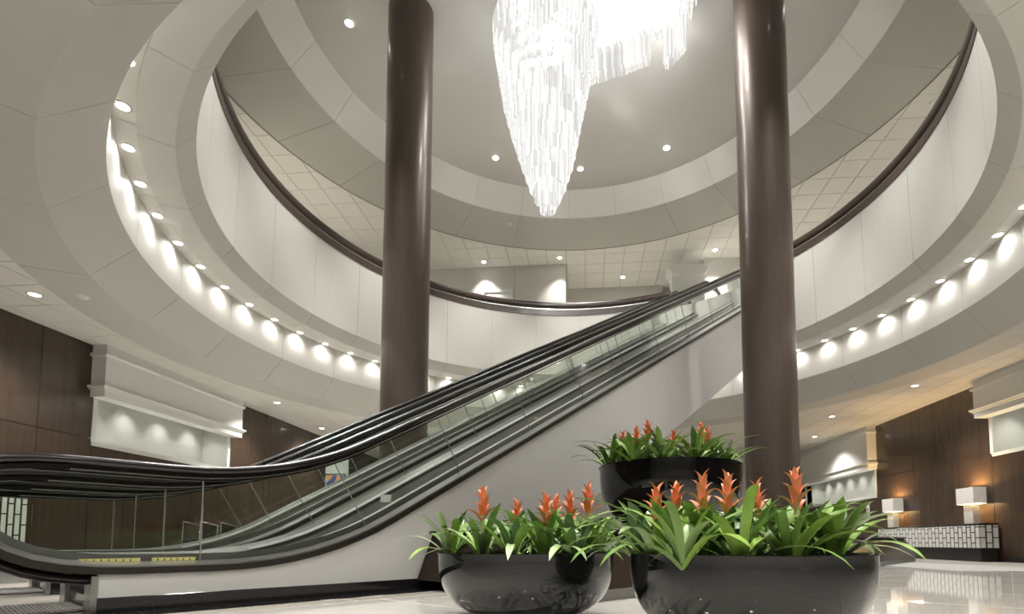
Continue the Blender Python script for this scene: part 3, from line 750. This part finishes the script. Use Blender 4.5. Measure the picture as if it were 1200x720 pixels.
# ------------------------------------------------------------------ bromeliads
def leaf_mesh(L, wd, a0, a1, m, tw=0):
    n = 9; x = z = 0; vs = []; fs = []
    for i in range(n + 1):
        s_ = i / n; a = a0 + (a1 - a0) * s_ ** 1.25
        w_ = wd / 2 * (.62 + .5 * sin(pi * min(1, s_ * 1.15)) if s_ < .75 else (1.0) * ((1 - s_) / .25) ** .62 * 1.0 + .02)
        if s_ < .75: w_ = wd / 2 * (.62 + .40 * sin(pi * s_ / .9))
        fold = w_ * .35 * (1 - .5 * s_)
        nx, nz = -sin(a), cos(a)
        vs += [(x + nx * fold, -w_, z + nz * fold), (x, 0, z), (x + nx * fold, w_, z + nz * fold)]
        x += cos(a) * L / n; z += sin(a) * L / n
    for i in range(n):
        for j in (0, 1): fs.append((3 * i + j, 3 * i + j + 1, 3 * i + 4 + j, 3 * i + 3 + j))
    mb = MB().add(vs, fs, True); me = mb.mesh('leaf', m); return me
LEAF = []
for m in ('leafa', 'leafb', 'leafc', 'leafp'):
    for (L, wd, a0, a1) in ((.31, .050, 80, 42), (.36, .046, 70, 0), (.43, .040, 60, -28), (.40, .036, 46, -50), (.52, .032, 54, -14)):
        LEAF.append(leaf_mesh(L, wd, rad(a0), rad(a1), m))
def bract_mesh(L, wd, m):
    n = 5; x = z = 0; vs = []; fs = []
    for i in range(n + 1):
        s_ = i / n; a = rad(84) - rad(66) * s_ ** 1.8
        w_ = wd / 2 * (.7 + .55 * s_ if s_ < .45 else max(.03, (1 - s_) / .55) ** .8 * .95)
        vs += [(x - sin(a) * w_ * .5, -w_, z + cos(a) * w_ * .5), (x, 0, z), (x - sin(a) * w_ * .5, w_, z + cos(a) * w_ * .5)]
        x += cos(a) * L / n; z += sin(a) * L / n
    for i in range(n):
        for j in (0, 1): fs.append((3 * i + j, 3 * i + j + 1, 3 * i + 4 + j, 3 * i + 3 + j))
    return MB().add(vs, fs, True).mesh('bract', m)
BR = {m: bract_mesh(.105, .042, m) for m in ('bract', 'bract2')}
def bromeliad(x, y, z, sc, label, group, flower=None, tone=0, nleaf=16, sd=0, outward=None, bm='bract'):
    R_ = random.Random(sd); x, y, z, sc = x * K, y * K, z * K, sc * K
    t = tag(empty('bromeliad', (x, y, z), R_.uniform(0, 6.28)), label, 'plant', group); t.scale = (sc, sc, sc)
    base_rot = t.rotation_euler.z
    for k in range(nleaf):
        ring = k / nleaf
        shape = 0 if ring < .22 else 1 if ring < .5 else R_.choice((2, 4)) if ring < .8 else 3
        mi = R_.choices((0, 1, 2, 3), (4, 4, 1.6, .9))[0] if ring > .2 else R_.choice((0, 1, 1, 2))
        az = 2.4 * k + R_.uniform(-.25, .25)
        o = place('leaf', LEAF[mi * 5 + shape], t, (.012 * cos(az), .012 * sin(az), -.02), (R_.uniform(-.15, .15), R_.uniform(-.12, .12), az))
        q = R_.uniform(.85, 1.12); o.scale = (q, q * R_.uniform(.9, 1.1), q)
    if flower:
        h = flower
        s_ = build('flower_spike', MB().tube([(0, 0, 0), (.004, 0, h * .5), (0, .003, h)], [.016, .013, .007], 8), 'stem', t)
        nb = 14
        for k in range(nb):
            f = k / (nb - 1)
            az = 2.4 * k
            zz = h - .165 + .135 * f
            tilt = .95 * (1 - f) - .15
            o = place('bract', BR[bm], s_, (.008 * cos(az), .008 * sin(az), zz), (0, tilt * .6, az))
            q = (1.0 - .30 * f) * R_.uniform(.9, 1.12); o.scale = (q, q, q)
    return t
def ray_xy(u, Y): return W((u - 639) / 625 * Y, Y)
# flower spikes are set where the photograph shows them: (image column, depth, spike height, what tells it apart)
GL = 'bromeliads in the left bowl'; GB = 'bromeliads in the front right bowl'; GU = 'bromeliads in the raised bowl'
left = [(566, 2.80, .36, 'orange bromeliad with the tall full flower at the left of the left bowl'), (606, 3.25, .33, 'small flowered bromeliad at the back of the left bowl'), (640, 2.75, .33, 'orange bromeliad at the front centre of the left bowl'), (652, 3.2, .35, 'orange bromeliad just behind the front centre of the left bowl'), (668, 3.05, .36, 'orange bromeliad right of centre in the left bowl'), (689, 2.98, .40, 'orange bromeliad with the rightmost tall flower in the left bowl')]
for i, (u, Y, h, lab) in enumerate(left):
    x, y = ray_xy(u, Y); bromeliad(x, y, .335, 1.0, lab, GL, h, sd=10 + i)
for i, (u, Y, lab) in enumerate(((529, 3.05, 'leafy green bromeliad drooping over the left edge of the left bowl'), (600, 2.68, 'flowerless bromeliad at the front of the left bowl'), (700, 2.85, 'leafy green bromeliad leaning over the right edge of the left bowl'), (672, 2.72, 'flowerless bromeliad at the front right of the left bowl'), (628, 3.35, 'dark leaved bromeliad at the very back of the left bowl'))):
    x, y = ray_xy(u, Y); bromeliad(x, y, .335, .95, lab, GL, None, nleaf=17, sd=30 + i)
big = [(770, 2.20, .30, 'orange bromeliad at the far left of the front right bowl'), (793, 2.50, .34, 'small flowered bromeliad behind the left of the front right bowl'), (824, 2.22, .35, 'orange bromeliad with a tall flower left of centre in the front right bowl'), (854, 2.30, .36, 'coral bromeliad with the broad flower at the centre of the front right bowl'), (888, 2.52, .35, 'coral bromeliad behind the right of the front right bowl'), (934, 2.25, .375, 'coral bromeliad with the tallest flower at the right of the front right bowl')]
for i, (u, Y, h, lab) in enumerate(big):
    x, y = ray_xy(u, Y); bromeliad(x, y, .345, 1.0, lab, GB, h, sd=50 + i, bm='bract2' if i > 1 else 'bract')
for i, (u, Y, lab) in enumerate(((752, 2.35, 'leafy bromeliad drooping over the left edge of the front right bowl'), (800, 1.98, 'flowerless bromeliad at the front left of the front right bowl'), (868, 1.95, 'flowerless bromeliad at the front centre of the front right bowl'), (925, 2.0, 'flowerless bromeliad at the front right of the front right bowl'), (975, 2.15, 'leafy bromeliad drooping over the right edge of the front right bowl'), (965, 2.45, 'dark leaved bromeliad at the back right of the front right bowl'))):
    x, y = ray_xy(u, Y); bromeliad(x, y, .345, .95, lab, GB, None, nleaf=17, sd=80 + i)
up = [(731, 5.65, .40, 'orange bromeliad leftmost in the raised bowl'), (747, 5.75, .46, 'orange bromeliad second from the left in the raised bowl'), (761, 5.7, .53, 'orange bromeliad with the tallest flower in the raised bowl'), (791, 5.8, .44, 'orange bromeliad in the middle of the raised bowl'), (824, 5.75, .52, 'tall orange bromeliad at the right of the raised bowl'), (831, 5.55, .42, 'lower orange bromeliad at the right front of the raised bowl')]
for i, (u, Y, h, lab) in enumerate(up):
    x, y = ray_xy(u, Y); bromeliad(x, y, BH + UH - .04, 1.25, lab, GU, h / 1.25, sd=110 + i)
for i, (u, Y, lab) in enumerate(((716, 5.7, 'leafy bromeliad drooping over the left edge of the raised bowl'), (745, 5.2, 'flowerless bromeliad at the front left of the raised bowl'), (778, 5.1, 'flowerless bromeliad at the front centre of the raised bowl'), (815, 5.2, 'flowerless bromeliad at the front right of the raised bowl'), (850, 5.65, 'leafy bromeliad drooping over the right edge of the raised bowl'), (800, 6.1, 'dark leaved bromeliad at the back of the raised bowl'))):
    x, y = ray_xy(u, Y); bromeliad(x, y, BH + UH - .04, 1.25, lab, GU, None, nleaf=17, sd=140 + i)

# ------------------------------------------------------------------ consoles with vertical tile fronts, lamps
def console(x0, x1, y0, y1, h, zb, cw, label, face, bh=.27):
    t = tag(empty('console_table', ((x0 + x1) / 2, (y0 + y1) / 2, 0)), label, 'table')
    ax, ay = (x1 - x0) / 2, (y1 - y0) / 2
    build('plinth', MB().box(-ax + .06, ax - .02, -ay + .06, ay - .06, 0, zb - .02), 'consoleframe', t)
    build('carcass', MB().box(-ax + .012, ax - .012, -ay + .012, ay - .012, zb - .02, h - .03), 'consoleframe', t)
    build('top', MB().bbox(-ax, ax, -ay, ay, h - .03, h, .005), 'consoleframe', t)
    def col(k, p0, p1, axis):
        z = zb + .01 - (bh / 2 if k % 2 else 0)
        while z < h - .05:
            a, b = max(z, zb + .01) + .012, min(z + bh, h - .04) - .012
            if b - a > .03:
                m = MB()
                if axis == 'y':
                    xf = -ax if face < 0 else ax
                    m.box(min(xf, xf - face * .012), max(xf, xf - face * .012), p0 + .02, p1 - .02, a, b)
                else: m.box(p0 + .02, p1 - .02, -ay, -ay + .012, a, b)
                build('tile', m, 'brick', t)
            z += bh
    n = max(1, int(round(2 * ay / cw)))
    for k in range(n): col(k, -ay + 2 * ay * k / n, -ay + 2 * ay * (k + 1) / n, 'y')
    n = max(1, int(round(2 * ax / cw)))
    for k in range(n): col(k, -ax + 2 * ax * k / n, -ax + 2 * ax * (k + 1) / n, 'x')
    return t
console(9.86, 10.33, 14.25, 18.95, .985, .34, .155, 'long low console with pale vertical tile front against the right walnut wall', -1)
console(-10.33, -9.86, 5.6, 8.68, 1.32, .26, .11, 'tall console with pale vertical tile front by the left wall, seen through the escalator glass', 1, .36)
def table_lamp(x, y, z, label):
    t = tag(empty('table_lamp', (x, y, z)), label, 'lamp', 'table lamps on the right console')
    build('base', MB().bbox(-.09, .09, -.17, .17, 0, .47, .006), 'lampbase', t)
    build('neck', MB().tube([(0, 0, .47), (0, 0, .95)], .012, 8), 'brass', t)
    s0, s1, dx, dy = .52, .95, .16, .32
    m = MB()
    for a, b in (((-dx, -dy), (dx, -dy)), ((dx, -dy), (dx, dy)), ((dx, dy), (-dx, dy)), ((-dx, dy), (-dx, -dy))):
        m.add([(*a, s0), (*b, s0), (*b, s1), (*a, s1), (a[0] * .985, a[1] * .985, s0), (b[0] * .985, b[1] * .985, s0), (b[0] * .985, b[1] * .985, s1), (a[0] * .985, a[1] * .985, s1)], [(0, 1, 2, 3), (7, 6, 5, 4), (3, 2, 6, 7), (0, 4, 5, 1)])
    build('lamp_shade', m, 'shade', t)
    build('finial', MB().lathe([(0, .95), (.018, .965), (.02, .985), (0, 1.0)], 0, 2 * pi, 10), 'brass', t)
    build('bulb', MB().lathe([(0, .66), (.03, .68), (.035, .72), (.015, .77), (0, .78)], 0, 2 * pi, 12), 'bulb', t)
    point(t, (.06, 0, .86), P_LAMP, (1, .66, .30), .03); point(t, (.05, 0, .62), P_LAMP * .6, (1, .66, .30), .03)
table_lamp(10.10, 14.83, .985, 'nearer white block table lamp with rectangular shade on the tiled console')
table_lamp(10.10, 18.45, .985, 'farther white block table lamp with rectangular shade, partly behind plant leaves')

# ------------------------------------------------------------------ small things
sp = tag(empty('wall_plate', (XR - .012, 20.5, 1.70)), 'small white control plate on the walnut wall by the farther lamp', 'plate')
build('plate', MB().bbox(-.012, .01, -.10, .10, -.24, .24, .004), 'white', sp); build('button', MB().box(-.02, -.012, -.04, .04, -.06, .06), 'grid', sp)
pc = tag(empty('painting', (-12.1, 24.48, 3.15)), 'colourful blue and orange abstract painting in the side room, seen through the glass', 'picture')
build('picture_frame', MB().box(-.62, -.55, -.05, .02, -.62, .62).box(.55, .62, -.05, .02, -.62, .62).box(-.55, .55, -.05, .02, .55, .62).box(-.55, .55, -.05, .02, -.62, -.55), 'consoleframe', pc)
def paint_mat():
    m = bpy.data.materials.new('abstract_paint'); m.use_nodes = True; nt = m.node_tree; b = nt.nodes['Principled BSDF']
    tc = nt.nodes.new('ShaderNodeTexCoord'); v = nt.nodes.new('ShaderNodeTexVoronoi'); v.inputs['Scale'].default_value = 3.2
    cr_ = nt.nodes.new('ShaderNodeValToRGB'); e = cr_.color_ramp; e.interpolation = 'CONSTANT'
    e.elements[0].color = (.03, .06, .30, 1); e.elements[1].position = .35; e.elements[1].color = (.5, .55, .6, 1)
    for p, c in ((.55, (.75, .30, .05, 1)), (.7, (.05, .12, .45, 1)), (.85, (.75, .6, .2, 1))):
        q = e.elements.new(p); q.color = c
    s_ = nt.nodes.new('ShaderNodeSeparateColor')
    nt.links.new(tc.outputs['Object'], v.inputs['Vector']); nt.links.new(v.outputs['Color'], s_.inputs[0]); nt.links.new(s_.outputs[0], cr_.inputs[0]); nt.links.new(cr_.outputs[0], b.inputs['Base Color'])
    return m
build('canvas', MB().box(-.56, .56, -.02, .01, -.56, .56), paint_mat(), pc)
def lounge_chair(x, y, rz, label):
    t = tag(empty('lounge_chair', (x, y, 0), rz), label, 'chair', 'lounge chairs by the left wall')
    t.scale = (.8, .8, 1.4)
    build('seat', MB().bbox(-.3, .3, -.3, .3, .28, .42, .02), 'leather', t)
    build('backrest', MB().prism([(.22, .40), (.32, .40), (.40, .72), (.30, .72)], 'y', -.29, .29), 'leather', t)
    for s_ in (-1, 1):
        build('chrome_frame', MB().tube([(-.3, s_ * .32, 0.02), (.34, s_ * .32, .02), (.36, s_ * .32, .66), (-.28, s_ * .32, .72), (-.3, s_ * .32, .02)], .018, 8), 'chrome', t)
    build('cross_bar', MB().tube([(.35, -.32, .66), (.35, .32, .66)], .018, 8), 'chrome', t)
lounge_chair(-9.6, 12.55, rad(80), 'left one of two small chrome framed chairs seen through the escalator glass')
lounge_chair(-9.6, 13.3, rad(80), 'right one of two small chrome framed chairs seen through the escalator glass')
